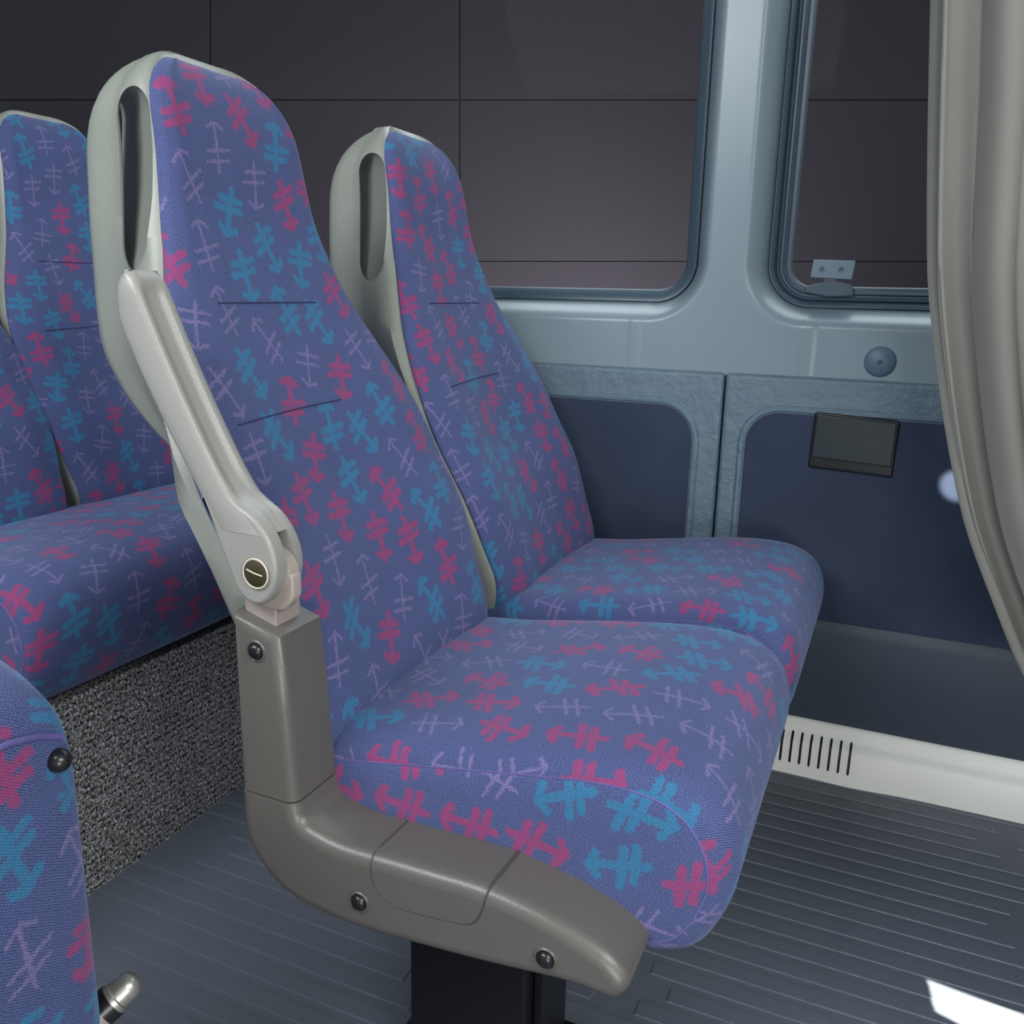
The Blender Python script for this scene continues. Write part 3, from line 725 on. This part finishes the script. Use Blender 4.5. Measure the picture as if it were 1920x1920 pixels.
# big washer screw on the trim
sc = MB(); sc.lathe([(0, .0085), (.006, .0082), (.013, .0066), (.020, .0036), (.0245, .0008), (.0255, -.002)], (0, 0, 0), (0, -1, 0), 48)
so = sc.build('domed_screw_cap', plastic('slate_screw_plastic', (84, 104, 124), .5, 700, .3), loc=(-.037, 1.5735, WZ-.093)); tag(so, 'round domed slate plastic screw cap on the trim beside the curtain', 'screw cap')
for a0 in (math.pi/4+.15, -math.pi/4+.15):
    s = MB(); d = Vector((math.cos(a0), 0, math.sin(a0)))*.0048; s.tube([Vector((0, -.0082, 0))-d, Vector((0, -.0082, 0))+d], .0011, 6); s.build('cross_slot', M_SEAM, so)
# latch of the sliding window
la = empty('window_latch', (-.132, 1.646, WZ+.012), 'small metal latch with two screws standing on the lower frame of the right window', 'latch')
s = MB(); s.prism(rpoly([(-.040, .003), (-.038, .013), (-.024, .019), (-.008, .022), (.016, .0225), (.032, .018), (.038, .011), (.040, -.001), (.0, -.004)], .003), -.009, .004, .002, back=True); s.build('base', M_SEAL, la)
s = MB(); s.box((-.010, -.006, .018), (.010, .0, .034)); s.build('neck', M_SEAL, la)
s = MB(); s.prism(rpoly([(-.034, .028), (.034, .025), (.037, .056), (-.031, .058)], .002), -.008, .002, .0015, back=True)
pt = s.build('plate', plastic('zinc_plate', (104, 122, 134), .35, 300, .1, metal=.3), la)
for x in (-.016, .015):
    s = MB(); s.lathe([(0, .0008), (.0022, .001), (.0042, .0012), (.0045, -.001)], (x, -.0082, .0415), (0, -1, 0), 20); s.build('screw', M_SEAL, pt)

# curtain gathered at the right
cu = MB(); ZC = 1.30
edge = [(1.45, -.030), (1.09, -.028), (.90, .000), (.77, .036), (.66, .068), (.57, .105), (.44, .150), (.34, .200), (.22, .27)]
edge = [(WZ+.42, -.026), (WZ+.26*1.37, -.022), (WZ+.044*1.37, .010), (WZ-.064*1.37, .040), (WZ-.192*1.37, .090), (WZ-.285*1.37, .147), (WZ-.358*1.37, .20), (WZ-.45*1.37, .29)]
cols = 150; rows = 44; vs = []; fs = []
zr = list(np.linspace(WZ+.62, WZ-.52, rows))
for j, z in enumerate(zr):
    e = interp(edge, z) if z < WZ+.42 else -.026
    tt = max(0, min(1, (WZ+.25-z)/.7))
    for i in range(cols):
        u = i/(cols-1); wid = .46 - .12*tt
        a_ = .011*(1+.5*tt)
        ph = u**.85*2*math.pi*5.2
        y = ZC - a_*math.sin(ph+.9*tt) - .006*math.sin(ph*2.3+1+z*2) - .030*math.sin(u*math.pi*1.5)
        if u < .012: y += .004
        x = e + u*wid + .006*math.sin(ph*1.7)
        vs.append((x, y, z))
for j in range(rows-1):
    for i in range(cols-1): fs.append((j*cols+i, j*cols+i+1, (j+1)*cols+i+1, (j+1)*cols+i))
cu.add(vs, fs); co = cu.build('window_curtain', M_CURT, angle=180)
md = co.modifiers.new('thick', 'SOLIDIFY'); md.thickness = .003
tag(co, 'pale grey gathered curtain hanging down the right edge, in front of the wall', 'curtain')
